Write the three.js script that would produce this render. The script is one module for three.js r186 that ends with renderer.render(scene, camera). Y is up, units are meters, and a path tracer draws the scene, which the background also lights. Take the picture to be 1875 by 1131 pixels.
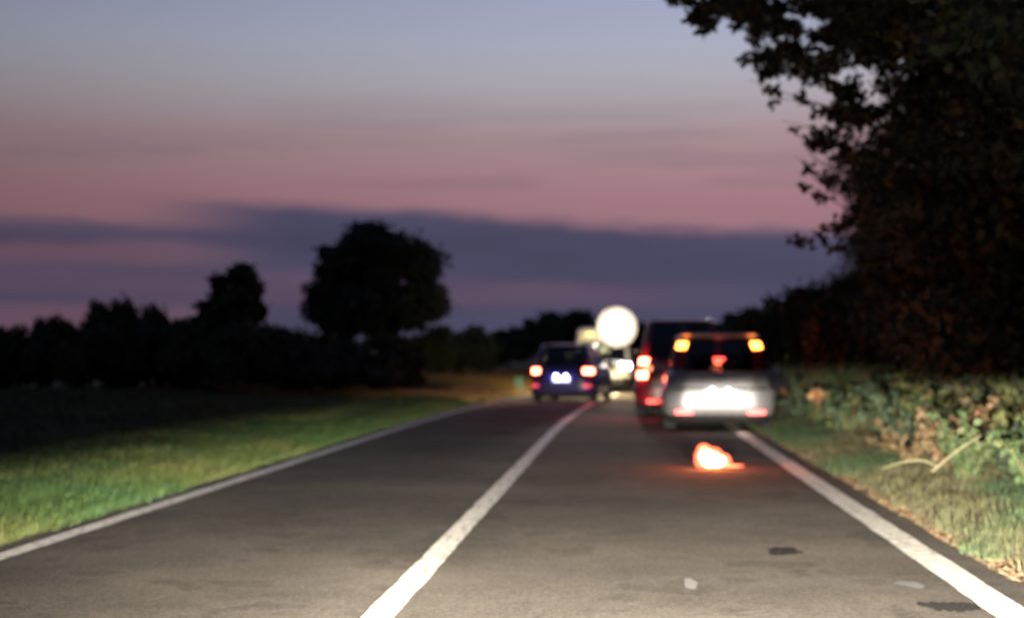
import * as THREE from 'three';
import { mergeGeometries, mergeVertices } from 'three/addons/utils/BufferGeometryUtils.js';
import { Brush, Evaluator, SUBTRACTION } from 'three-bvh-csg';

// ---------------------------------------------------------------- camera, sky, light
const scene = new THREE.Scene();
const F = 2600, PW = 1875, PH = 1131, EYE = 1.25;             // focal length in photo pixels
const camera = new THREE.PerspectiveCamera(2 * Math.atan(PH / 2 / F) * 180 / Math.PI, 1024 / 617, 0.02, 3000);
camera.position.set(0, EYE, 0);
camera.rotation.order = 'YXZ';
camera.rotation.y = Math.atan((1145 - PW / 2) / F);
camera.rotation.x = Math.atan((650 - PH / 2) / F);
camera.focus = 5;
camera.userData.fStop = 1.65;

const renderer = new THREE.WebGLRenderer();
renderer.toneMapping = THREE.LinearToneMapping;
renderer.toneMappingExposure = 1;
renderer.shadowMap.enabled = true;

function rng(seed) { let a = seed | 0; return () => { a = (a + 0x6d2b79f5) | 0; let t = Math.imul(a ^ (a >>> 15), 1 | a); t = (t + Math.imul(t ^ (t >>> 7), 61 | t)) ^ t; return ((t ^ (t >>> 14)) >>> 0) / 4294967296; }; }
const clamp = (x, a = 0, b = 1) => Math.min(b, Math.max(a, x));
const sstep = (a, b, x) => { const t = clamp((x - a) / (b - a)); return t * t * (3 - 2 * t); };
const lerp = (a, b, t) => a + (b - a) * t;
const lin = (c) => c <= 0.04045 ? c / 12.92 : ((c + 0.055) / 1.055) ** 2.4;
// value noise, periodic in px if given
function hash2(x, y, s = 0) { let h = Math.imul(x | 0, 374761393) ^ Math.imul(y | 0, 668265263) ^ Math.imul(s | 0, 2147483647 - 61); h = Math.imul(h ^ (h >>> 13), 1274126177); return ((h ^ (h >>> 16)) >>> 0) / 4294967296; }
function vnoise(x, y, s = 0, per = 0) {
  const ix = Math.floor(x), iy = Math.floor(y), fx = x - ix, fy = y - iy, u = fx * fx * (3 - 2 * fx), v = fy * fy * (3 - 2 * fy);
  const m = (k) => per ? ((k % per) + per) % per : k;
  return lerp(lerp(hash2(m(ix), m(iy), s), hash2(m(ix + 1), m(iy), s), u), lerp(hash2(m(ix), m(iy + 1), s), hash2(m(ix + 1), m(iy + 1), s), u), v);
}
function fbm(x, y, o = 4, s = 0, per = 0) { let a = 0.5, f = 1, sum = 0, n = 0; for (let i = 0; i < o; i++) { sum += a * vnoise(x * f, y * f, s + i, per * f); n += a; a *= 0.5; f *= 2; } return sum / n; }

// dusk sky: clear air from blue grey overhead to rose above a slate cloud bank; brightest towards the sunset
{
  const W = 4096, H = 2048, data = new Float32Array(W * H * 4);
  const stops = [[0, 150, 112, 122], [4.8, 157, 116, 127], [6.3, 164, 123, 132], [7.5, 167, 133, 140], [8.7, 168, 142, 147], [9.8, 172, 159, 166], [11, 175, 171, 181], [12.3, 172, 175, 192], [14.3, 162, 168, 196], [20, 130, 142, 180], [40, 92, 106, 150], [90, 70, 84, 128]]
    .map(([e, r, g, b]) => [e, lin(r / 255), lin(g / 255), lin(b / 255)]);
  const cloudA = [lin(73 / 255), lin(73 / 255), lin(99 / 255)], dusk = [lin(112 / 255), lin(86 / 255), lin(103 / 255)];
  const SUN = 8;
  for (let row = 0; row < H; row++) {
    const el = ((row + 0.5) / H - 0.5) * 180;
    let k = 0; const e = Math.max(0, el); while (k < stops.length - 2 && e > stops[k + 1][0]) k++;
    const t = clamp((e - stops[k][0]) / (stops[k + 1][0] - stops[k][0]));
    for (let col = 0; col < W; col++) {
      const lon = ((col + 0.5) / W - 0.5) * 360;
      let az = lon + 90; if (az > 180) az -= 360;              // 0 = along the road, right positive
      let d = Math.abs(az - SUN); if (d > 180) d = 360 - d;
      const glow = 0.14 + 0.86 * Math.exp(-((d / 42) ** 2)) , high = sstep(14, 60, e);
      const g = lerp(glow, 0.35 + 0.2 * glow, high);
      const o = (row * W + col) * 4;
      const nw = fbm(az * 0.16 + 40, e * 0.9, 4, 3) - 0.5, nf = fbm(az * 0.7 + 9, e * 3.1, 3, 8) - 0.5;
      // the bank: its upper edge sinks slowly to the right and breaks up to the left
      const edge = 5.55 - 0.055 * (az + 6) + nw * 0.5 + nf * 0.3;
      const broken = sstep(-13, -21, az) * sstep(-60, -40, az);
      let c = sstep(edge + 0.42, edge - 0.42, e);
      const streaks = clamp(sstep(0.55, 0.1, Math.abs(e - 4.75 - nw * 0.8)) * 0.75 + sstep(1.1, 0.4, Math.abs(e - 2.75 - nw * 0.6)) * 0.95);
      c = lerp(c, streaks, broken);
      const lowpink = clamp(sstep(0.9, 0.2, Math.abs(e - 2.4 + 0.02 * az - nw)) * 0.45 * sstep(8, -4, az) + 0.25 * sstep(1.5, 0.3, e) * broken);
      const wisps = sstep(0.52, 0.75, fbm(az * 0.11 + 3, e * 1.3 + 7, 4, 21)) * sstep(12, 8, e) * sstep(5, 6.5, e) * 0.16;
      const under = broken * sstep(5.6, 4.2, e);
      for (let ch = 0; ch < 3; ch++) {
        let v = lerp(stops[k][1 + ch], stops[k + 1][1 + ch], t) * g;
        v = lerp(v, dusk[ch] * (0.45 + 0.55 * glow), under);
        v = lerp(v, cloudA[ch] * 1.25, wisps);
        const cl = lerp(cloudA[ch], dusk[ch], lowpink) * (0.55 + 0.45 * glow) * (1 + nw * 0.35);
        v = lerp(v, cl, c * 0.97);
        data[o + ch] = v;
      }
      data[o + 3] = 1;
    }
  }
  const sky = new THREE.DataTexture(data, W, H, THREE.RGBAFormat, THREE.FloatType);
  sky.mapping = THREE.EquirectangularReflectionMapping; sky.magFilter = THREE.LinearFilter; sky.needsUpdate = true;
  scene.background = sky; scene.environment = sky;
  // what is left of the sun behind the horizon
  const sun = new THREE.DirectionalLight(new THREE.Color(1, 0.7, 0.55), 0.03);
  sun.position.set(Math.sin(SUN * Math.PI / 180) * 200, 6, -Math.cos(SUN * Math.PI / 180) * 200);
  sun.target.position.set(0, 0, 0); sun.castShadow = true; sun.shadow.radius = 20;
  Object.assign(sun.shadow.camera, { left: -120, right: 120, top: 60, bottom: -60, near: 1, far: 500 });
  scene.add(sun, sun.target);
}

// ---------------------------------------------------------------- helpers
const rgb = (r, g, b) => new THREE.Color().setRGB(r, g, b);
const mat = (c, o = {}) => new THREE.MeshStandardMaterial({ color: rgb(...c), roughness: 0.8, metalness: 0, side: THREE.DoubleSide, ...o });
const phys = (c, o = {}) => new THREE.MeshPhysicalMaterial({ color: rgb(...c), roughness: 0.5, metalness: 0, side: THREE.DoubleSide, ...o });
const taken = {};
function numbered(name) { const n = taken[name] = (taken[name] ?? -1) + 1; return n ? `${name}_${String(n).padStart(3, '0')}` : name; }
function tag(o, label, category, group, kind) { if (label) o.userData.label = label; if (category) o.userData.category = category; if (group) o.userData.group = group; if (kind) o.userData.kind = kind; return o; }
function obj(name, geo, m, parent = scene) { const o = new THREE.Mesh(Array.isArray(geo) ? mergeGeometries(geo) : geo, m); o.name = parent === scene ? numbered(name) : name; o.castShadow = o.receiveShadow = true; parent.add(o); return o; }
function thing(name, [x, y, z] = [0, 0, 0], turn = 0) { const g = new THREE.Group(); g.name = numbered(name); g.position.set(x, y, z); g.rotation.y = turn; scene.add(g); return g; }
const bend = (d) => d > 22 ? (d - 22) ** 2 / 640 : 0;           // the road swings right beyond 22 m
const latOf = (px, d) => (px - 1145) * d / F;                   // reading of the photograph: offset from the road axis at distance d
const hOf = (py, d) => EYE + (650 - py) * d / F;
const clean = (g) => { const o = g.index ? g.toNonIndexed() : g; for (const k of Object.keys(o.attributes)) if (!['position', 'normal', 'uv'].includes(k)) o.deleteAttribute(k); return o; };
function box(w, h, d, x = 0, y = 0, z = 0, rx = 0, ry = 0, rz = 0) { const g = new THREE.BoxGeometry(w, h, d); g.applyMatrix4(new THREE.Matrix4().compose(new THREE.Vector3(x, y, z), new THREE.Quaternion().setFromEuler(new THREE.Euler(rx, ry, rz)), new THREE.Vector3(1, 1, 1))); return clean(g); }
function tube(pts, radii, sides = 7) {                          // tapered tube through points
  const c = new THREE.CatmullRomCurve3(pts.map((p) => new THREE.Vector3(...p))), n = Math.max(4, (pts.length - 1) * 4), fr = c.computeFrenetFrames(n), P = [], N = [], U = [], I = [];
  for (let i = 0; i <= n; i++) {
    const t = i / n, p = c.getPoint(t), rr = t * (radii.length - 1), k = Math.min(radii.length - 2, Math.floor(rr)), r = lerp(radii[k], radii[k + 1], rr - k);
    for (let j = 0; j <= sides; j++) { const a = j / sides * Math.PI * 2, v = fr.normals[i].clone().multiplyScalar(Math.cos(a)).addScaledVector(fr.binormals[i], Math.sin(a)); P.push(p.x + v.x * r, p.y + v.y * r, p.z + v.z * r); N.push(v.x, v.y, v.z); U.push(j / sides, t); }
  }
  for (let i = 0; i < n; i++) for (let j = 0; j < sides; j++) { const a = i * (sides + 1) + j, b = a + sides + 1; I.push(a, a + 1, b, b, a + 1, b + 1); }
  const g = new THREE.BufferGeometry(); g.setAttribute('position', new THREE.Float32BufferAttribute(P, 3)); g.setAttribute('normal', new THREE.Float32BufferAttribute(N, 3)); g.setAttribute('uv', new THREE.Float32BufferAttribute(U, 2)); g.setIndex(I); return clean(g);
}
function tex(n, f, srgb = true) {
  const d = new Uint8Array(n * n * 4);
  for (let y = 0; y < n; y++) for (let x = 0; x < n; x++) { const c = f(x / n, y / n, x, y); for (let k = 0; k < 3; k++) d[(y * n + x) * 4 + k] = clamp(c[k]) * 255; d[(y * n + x) * 4 + 3] = 255; }
  const t = new THREE.DataTexture(d, n, n); t.wrapS = t.wrapT = THREE.RepeatWrapping; t.magFilter = THREE.LinearFilter; if (srgb) t.colorSpace = THREE.SRGBColorSpace; t.needsUpdate = true; return t;
}
function strip(x0, x1, d0, d1, y0, y1, step = 1, nx = 1, rel = true, uvs = 0.25, wob = null) {   // a sheet that follows the road
  const P = [], U = [], I = []; const n = Math.ceil((d1 - d0) / step);
  for (let i = 0; i <= n; i++) { const d = lerp(d0, d1, i / n); for (let j = 0; j <= nx; j++) { const t = j / nx, x = lerp(x0, x1, t), X = x + (rel ? bend(d) : 0) + (wob ? wob(t, d) : 0); P.push(X, (typeof y0 === 'function' ? y0(x, d) : lerp(y0, y1, t)), -d); U.push(x * uvs, d * uvs); } }
  for (let i = 0; i < n; i++) for (let j = 0; j < nx; j++) { const a = i * (nx + 1) + j, b = a + nx + 1; I.push(a, a + 1, b, b, a + 1, b + 1); }
  const g = new THREE.BufferGeometry(); g.setAttribute('position', new THREE.Float32BufferAttribute(P, 3)); g.setAttribute('uv', new THREE.Float32BufferAttribute(U, 2)); g.setIndex(I); g.computeVertexNormals(); return g;
}

// ---------------------------------------------------------------- ground, road, verges
const XL = -3.87, XC = -1.18, XR = 1.86;
function landY(x, d) {                                           // height of the land at offset x from the road axis
  const l = -4.15 - x, r = x - 2.15;
  if (l > 0) return -0.02 + 0.1 * sstep(0, 3, l) * (fbm(x * 0.5 + 50, d * 0.5 + 50, 3, 5) * 1.6) + 0.12 * sstep(2, 9, l);
  if (r > 0) return -0.02 + 0.42 * sstep(0.5, 4.5, r) + 0.14 * sstep(0.2, 1.5, r) * (fbm(x * 0.9 + 70, d * 0.9 + 20, 3, 6) - 0.3);
  return -0.06;
}
const soilT = tex(512, (u, v) => { const a = fbm(u * 8, v * 8, 4, 11, 8), b = fbm(u * 40, v * 40, 3, 14, 40); const k = 0.6 + 0.6 * a, q = b; return [0.30 * k + 0.12 * q, 0.27 * k + 0.10 * q, 0.16 * k + 0.07 * q]; });
{
  const g = new THREE.PlaneGeometry(1600, 1600, 60, 60); g.rotateX(-Math.PI / 2); const p = g.attributes.position, uv = g.attributes.uv;
  for (let i = 0; i < p.count; i++) { const x = p.getX(i), z = p.getZ(i), r = Math.hypot(x, z); p.setY(i, -0.14 + sstep(150, 700, r) * (fbm(x * 0.006 + 9, z * 0.006 + 4, 3, 2) - 0.35) * 9); uv.setXY(i, x / 6, z / 6); }
  g.computeVertexNormals();
  const gm = mat([0.55, 0.6, 0.5], { map: soilT, roughness: 1 });
  tag(obj('ground', g, gm), 'dark open farmland stretching away beyond the hedges', 'ground', null, 'structure');
}
const vergeT = tex(1024, (u, v) => {
  const a = fbm(u * 6, v * 6, 4, 31, 6), b = fbm(u * 48, v * 48, 3, 35, 48), c = vnoise(u * 120, v * 120, 40, 120);
  const dry = sstep(0.42, 0.62, a), k = 0.55 + 0.7 * b + 0.2 * c;
  return [lerp(0.22, 0.42, dry) * k, lerp(0.24, 0.33, dry) * k, lerp(0.13, 0.20, dry) * k];
});
tag(obj('verge', strip(-46, -4.05, -20, 150, landY, 0, 0.7, 60, true, 0.2), mat([1, 1, 1], { map: soilT, roughness: 1 })), 'grassy field edge left of the road', 'verge', null, 'structure');
tag(obj('verge', strip(2.05, 34, -20, 150, landY, 0, 0.5, 60, true, 0.25), mat([1.15, 1, 0.9], { map: vergeT, roughness: 1 })), 'rising verge with dead leaves right of the road', 'verge', null, 'structure');
// asphalt: aggregate grain, wheel-track polish and patch tone
const asphT = tex(2048, (u, v, x, y) => {
  const f = hash2(x, y, 77), g = vnoise(u * 512, v * 512, 78, 512), c = fbm(u * 6, v * 6, 5, 80, 6), p = fbm(u * 24, v * 24, 4, 83, 24);
  const k = 0.318 + 0.1 * (f - 0.5) + 0.08 * (g - 0.5) + 0.16 * (c - 0.5) + 0.07 * (p - 0.5) + (f > 0.985 ? 0.12 : 0) - 0.05 * sstep(0.62, 0.72, p);
  return [k * 1.04, k * 0.985, k * 0.91];
});
const asphB = tex(2048, (u, v, x, y) => { const k = 0.4 * hash2(x, y, 5) + 0.6 * vnoise(u * 512, v * 512, 6, 512); return [k, k, k]; }, false);
const roadM = phys([1, 1, 1], { map: asphT, bumpMap: asphB, bumpScale: 0.0014, roughness: 1, specularIntensity: 0.25 });

const edgeW = (t, d) => (t < 0.01 ? -1 : t > 0.99 ? 1 : 0) * 0.1 * (fbm(d * 0.9, t * 40, 3, 90) - 0.4);
const road = tag(obj('road', strip(-4.15, 2.15, -20, 150, 0, 0, 0.5, 12, true, 0.125, edgeW), roadM), 'two lane asphalt country road bending right', 'road', null, 'structure');
const paintT = tex(1024, (u, v, x, y) => { const w = fbm(u * 60, v * 60, 4, 52, 60), f = hash2(x, y, 3), s = sstep(0.6, 0.76, w + 0.14 * f); const k = lerp(0.9, 0.62, s) * (0.93 + 0.08 * f); return [k, k * 0.985, k * 0.94]; });
const paintM = mat([1, 1, 1], { map: paintT, roughness: 0.65 });
const pw = (seed) => (t, d) => (fbm(d * 3.1, t * 9, 3, seed) - 0.5) * 0.022;
tag(obj('center_line', strip(XC - 0.08, XC + 0.08, -20, 150, 0.004, 0.004, 0.15, 1, true, 0.5, pw(1)), paintM, road), 'solid white line between the two lanes');
tag(obj('edge_line', strip(XR - 0.1, XR + 0.1, -20, 150, 0.004, 0.004, 0.15, 1, true, 0.5, pw(2)), paintM, road), 'white line along the right road edge');
tag(obj('edge_line', strip(XL - 0.075, XL + 0.075, -20, 150, 0.004, 0.004, 0.15, 1, true, 0.5, pw(3)), paintM, road), 'white line along the left road edge');
function stain(x, d, w, l, seed, tone = 0.022, name = 'oil_stain') {                               // dried oil: a ragged patch of overlapping drips
  const r = rng(seed), gs = [];
  for (let i = 0; i < 90; i++) { const c = new THREE.CircleGeometry(0.006 + 0.02 * r() * r(), 9), a = r() * 6.283, q = Math.pow(r(), 0.7) * (0.75 + 0.5 * r()); c.scale(1 + r(), 1.5 + 2.2 * r(), 1); c.translate(Math.cos(a) * w / 2 * q, Math.sin(a) * l / 2 * q, i * 2e-5); gs.push(clean(c)); }
  const g = mergeGeometries(gs); g.rotateX(-Math.PI / 2); g.translate(x, 0.003, -d);
  obj(name, g, phys([tone, tone, tone], { roughness: 1, specularIntensity: 0.15 }), road);
}
stain(latOf(1432, 9.2), 9.2, 0.2, 0.3, 4); stain(latOf(1722, 7.25), 7.25, 0.25, 0.22, 9);
stain(latOf(1262, 7.87), 7.87, 0.03, 0.32, 14, 0.17, 'scuff_mark'); stain(latOf(1660, 7.9), 7.9, 0.04, 0.2, 17, 0.15, 'scuff_mark'); stain(latOf(1645, 7.95), 7.95, 0.08, 0.12, 19, 0.13, 'scuff_mark');

// ---------------------------------------------------------------- foliage
const leafM = (c, o = {}) => mat(c, { vertexColors: true, roughness: 0.75, ...o });
// leaves spread through ellipsoid clumps [x, y, z, rx, ry, rz]; each leaf two faces folded along its rib
function leaves(clumps, count, size, seed, shell = 0.5) {
  const r = rng(seed), vol = clumps.map((c) => Math.pow(c[3] * c[4] * c[5], 0.75)), sum = vol.reduce((a, b) => a + b, 0);
  const P = new Float32Array(count * 12), C = new Float32Array(count * 12), I = new Uint32Array(count * 6);
  const X = new THREE.Vector3(), Y = new THREE.Vector3(), Z = new THREE.Vector3(), p = new THREE.Vector3();
  for (let i = 0; i < count; i++) {
    let t = r() * sum, k = 0; while (k < clumps.length - 1 && t > vol[k]) t -= vol[k++];
    const c = clumps[k];
    p.set(r() * 2 - 1, r() * 2 - 1, r() * 2 - 1).normalize().multiplyScalar(Math.pow(r(), shell) * (0.75 + 0.5 * r() * r()));
    // twigs: pull leaves into small knots
    const kx = Math.round(p.x * 5 + Math.sin(k * 7.1) * 0.4) / 5, ky = Math.round(p.y * 5) / 5, kz = Math.round(p.z * 5) / 5, pull = 0.45 * r();
    p.set(lerp(p.x, kx, pull) * c[3] + c[0], lerp(p.y, ky, pull) * c[4] + c[1], lerp(p.z, kz, pull) * c[5] + c[2]);
    if (p.y < 0.03) p.y = 0.03 + r() * 0.15;
    Y.set(r() * 2 - 1, r() * 1.6 - 1.1, r() * 2 - 1).normalize(); X.set(r() * 2 - 1, r() * 2 - 1, r() * 2 - 1).cross(Y).normalize(); Z.crossVectors(X, Y);
    const s = size * (0.55 + 0.9 * r()), w = s * (0.28 + 0.12 * r()), f = w * 0.35;
    const q = [[0, 0, 0], [w, 0.45 * s, f], [0, s, 0], [-w, 0.45 * s, f]];
    for (let j = 0; j < 4; j++) for (let a = 0; a < 3; a++) P[i * 12 + j * 3 + a] = p.getComponent(a) + X.getComponent(a) * q[j][0] + Y.getComponent(a) * q[j][1] + Z.getComponent(a) * q[j][2];
    const tone = 0.6 + 0.8 * r(), warm = r() < 0.12 ? 1.5 : 1 + 0.25 * (r() - 0.5);
    for (let j = 0; j < 4; j++) { C[i * 12 + j * 3] = tone * warm; C[i * 12 + j * 3 + 1] = tone; C[i * 12 + j * 3 + 2] = tone * (0.8 + 0.4 * r()); }
    I.set([0, 1, 2, 0, 2, 3].map((a) => a + i * 4), i * 6);
  }
  const g = new THREE.BufferGeometry(); g.setAttribute('position', new THREE.BufferAttribute(P, 3)); g.setAttribute('color', new THREE.BufferAttribute(C, 3)); g.setIndex(new THREE.BufferAttribute(I, 1)); g.computeVertexNormals(); return g;
}
const barkT = tex(256, (u, v) => { const k = 0.2 + 0.18 * fbm(u * 24, v * 6, 4, 61, 0); return [k * 1.1, k, k * 0.85]; });
const barkM = mat([1, 1, 1], { map: barkT, roughness: 0.95 });
function limbs(h, crownR, r0, seed, n = 7, lean = 0) {
  const r = rng(seed), top = [lean, h * 0.86, (r() - 0.5) * 0.5], g = [tube([[0, -0.1, 0], [lean * 0.15 + (r() - 0.5) * 0.1, h * 0.3, 0], [lean * 0.5, h * 0.6, 0.1], top], [r0 * 1.25, r0 * 0.85, r0 * 0.55, r0 * 0.12], 9)];
  for (let i = 0; i < n; i++) { const a = i * 2.4 + r(), y = h * (0.3 + 0.45 * i / n), R = crownR * (0.55 + 0.4 * r()), x0 = lean * 0.4 * y / h; g.push(tube([[x0, y, 0], [x0 + Math.cos(a) * R * 0.5, y + R * 0.3, Math.sin(a) * R * 0.5], [x0 + Math.cos(a) * R, y + R * (0.35 + 0.3 * r()), Math.sin(a) * R]], [r0 * 0.4, r0 * 0.22, r0 * 0.05], 6)); }
  return g;
}
function cloudOf(seed, n, cx, cy, R, Ry, sub) {                   // crown clumps scattered over an uneven ellipsoid
  const r = rng(seed), out = [[cx, cy, 0, R * 0.72, Ry * 0.72, R * 0.72]];
  for (let i = 0; i < n; i++) { const a = r() * 6.283, b = Math.asin(r() * 1.7 - 0.75), k = 0.62 + 0.38 * r(); const s = sub * (0.6 + 0.7 * r()); out.push([cx + Math.cos(a) * Math.cos(b) * R * k, cy + Math.sin(b) * Ry * k, Math.sin(a) * Math.cos(b) * R * k, s, s * 0.8, s]); }
  return out;
}
const greenDark = leafM([0.034, 0.05, 0.02]), greenOlive = leafM([0.038, 0.043, 0.019]), greenBlue = leafM([0.034, 0.047, 0.034]);
function tree(name, x, d, geoCrown, geoTrunk, m, label, cat, group, s = 1, turn = 0, sy = 1) {
  const off = x - bend(d), t = thing(name, [x, landY(off, d) - 0.03, -d], turn); t.scale.set(s, s * sy, s);
  obj('trunk', geoTrunk, barkM, t); obj('crown', geoCrown, m, t); tag(t, label, cat, group); return t;
}
// the two field trees
{
  const d = 60, x = latOf(682, d), H = hOf(398, d);
  tree('field_tree', x, d, leaves([...cloudOf(5, 46, 0, H * 0.58, 3.0, 2.65, 0.85), [-0.2, H * 0.9, 0, 0.9, 0.6, 0.9], [2.2, H * 0.7, 0, 1.0, 1.1, 0.8], [1.3, H * 0.78, 0.4, 1.1, 1.0, 1], [-2.5, H * 0.45, 0, 0.8, 1.0, 0.8]], 26000, 0.24, 6), mergeGeometries(limbs(H, 2.7, 0.2, 7)), greenBlue, 'tall rounded dark tree standing alone above the left hedge', 'tree', 'trees above the left hedge');
  const d2 = 43, x2 = latOf(412, d2), H2 = hOf(485, d2);
  tree('field_tree', x2, d2, leaves([...cloudOf(15, 24, 0, H2 * 0.6, 1.0, 1.35, 0.42), [0.3, H2 * 0.9, 0, 0.45, 0.35, 0.45]], 12000, 0.17, 16), mergeGeometries(limbs(H2, 1, 0.1, 17)), greenDark, 'small bushy tree rising from the middle of the left hedge', 'tree', 'trees above the left hedge');
}
// hedge bushes: four shapes reused
const bushGeo = [0, 1, 2, 3].map((k) => ({
  c: leaves(cloudOf(100 + k, 22, 0, 0.55, 0.85, 0.5, 0.26), 15000, 0.075, 110 + k), t: mergeGeometries([0, 1, 2, 3, 4].map((i) => { const a = i * 1.3 + k, R = 0.35 + 0.1 * i % 0.2; return tube([[Math.cos(a) * 0.05, -0.08, Math.sin(a) * 0.05], [Math.cos(a) * R * 0.5, 0.35, Math.sin(a) * R * 0.5], [Math.cos(a) * R, 0.75, Math.sin(a) * R]], [0.03, 0.02, 0.006], 5); })),
}));
let bushN = 0;
function bush(px, d, top, wpx, m, label, group, name = 'hedge_bush', depthK = 0.8) {
  const x = latOf(px, d), h = hOf(top, d), w = wpx * d / F, k = bushN++ % 4, off = x - bend(d);
  const t = thing(name, [x, landY(off, d) - 0.02, -d], 0); t.scale.set(w / 1.9, (h - landY(off, d)) / 1.12, w / 1.9 * depthK);
  obj('stem', bushGeo[k].t, barkM, t); const c = obj('foliage', bushGeo[k].c, m, t); c.rotation.y = bushN * 1.7; tag(t, label, 'bush', group); return t;
}
const HEDGE = 'bushes of the dark hedge behind the left grass';
[[10, 38, 575, 210, 'dark hedge bush at the left edge of the view'], [62, 40, 556, 110, 'dark hedge bush with a small raised tip near left edge'], [125, 36, 572, 220, 'broad low dark hedge bush left of the twin tips'], [205, 41, 532, 190, 'dark hedge bush with the highest top of the left hedge'],
  [265, 37, 565, 210, 'dark hedge bush right of the highest hedge top'], [318, 42, 556, 140, 'narrow dark hedge bush just left of small bushy tree'], [370, 36, 575, 220, 'dark hedge bush in front of the small bushy tree'], [455, 39, 580, 210, 'dark hedge bush to the right of small bushy tree'],
  [540, 41, 588, 200, 'dark hedge bush below left side of tall rounded tree'], [640, 44, 596, 220, 'dark hedge bush under middle of tall rounded tree'], [610, 37, 625, 240, 'low bluish dark bush at front of hedge below tall tree'], [705, 40, 606, 180, 'low dark bush where hedge ends right of tall tree trunk'],
  [752, 62, 600, 200, 'dark bush behind hedge end, right below the tall tree'], [838, 66, 580, 150, 'dark upright bush first right of the tall tree'], [800, 40, 702, 70, 'very low dark shrub by left road edge where field opens']]
  .forEach(([px, d, top, w, label], i) => bush(px, d, top, w, [greenDark, greenBlue, greenOlive][i % 3], label, HEDGE));
// far wood seen behind the vehicles
const farGeo = [0, 1, 2].map((k) => ({ c: leaves(cloudOf(200 + k, 30, 0, 3.1, 2.5, 2.3, 0.9), 9000, 0.34, 210 + k), t: mergeGeometries(limbs(5.2, 2.2, 0.17, 220 + k, 6)) }));
const FAR = 'trees of the far dark wood behind the vehicles';
[[880, 95, 622, 'far tree at left end of wood beyond the ochre field'], [930, 105, 608, 'far tree second from left end of the wood'], [985, 100, 588, 'far tree behind left side of the dark blue hatchback'], [1035, 110, 572, 'far tree behind roof of the dark blue hatchback'], [1090, 112, 590, 'far tree behind the pale van with the floodlight'],
  [1150, 115, 592, 'far tree right behind the bright floodlight'], [1210, 108, 592, 'far tree behind roof of the red car'], [1275, 100, 588, 'far tree behind roofline between red and silver cars'], [1345, 92, 572, 'far tree rising above right roof corner of silver car'], [1400, 84, 560, 'far tree at right end of wood, touching roadside trees'], [820, 120, 640, 'far low tree seen past the hedge end'], [760, 125, 640, 'far low tree seen under tall rounded tree'],
  [500, 110, 622, 'far tree glimpsed between small tree and tall tree'], [300, 115, 630, 'far low tree behind the left hedge middle'], [60, 120, 625, 'far low tree behind left end of hedge']]
  .forEach(([px, d, top, label], i) => { const h = hOf(top, d), k = i % 3; tree('wood_tree', latOf(px, d), d, farGeo[k].c, farGeo[k].t, [greenDark, greenOlive, greenBlue][i % 3], label, 'tree', FAR, Math.max(h, 3.6) / 5.6 * 1.15, i * 1.1, h / Math.max(h, 3.6) * 0.9); });

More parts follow.
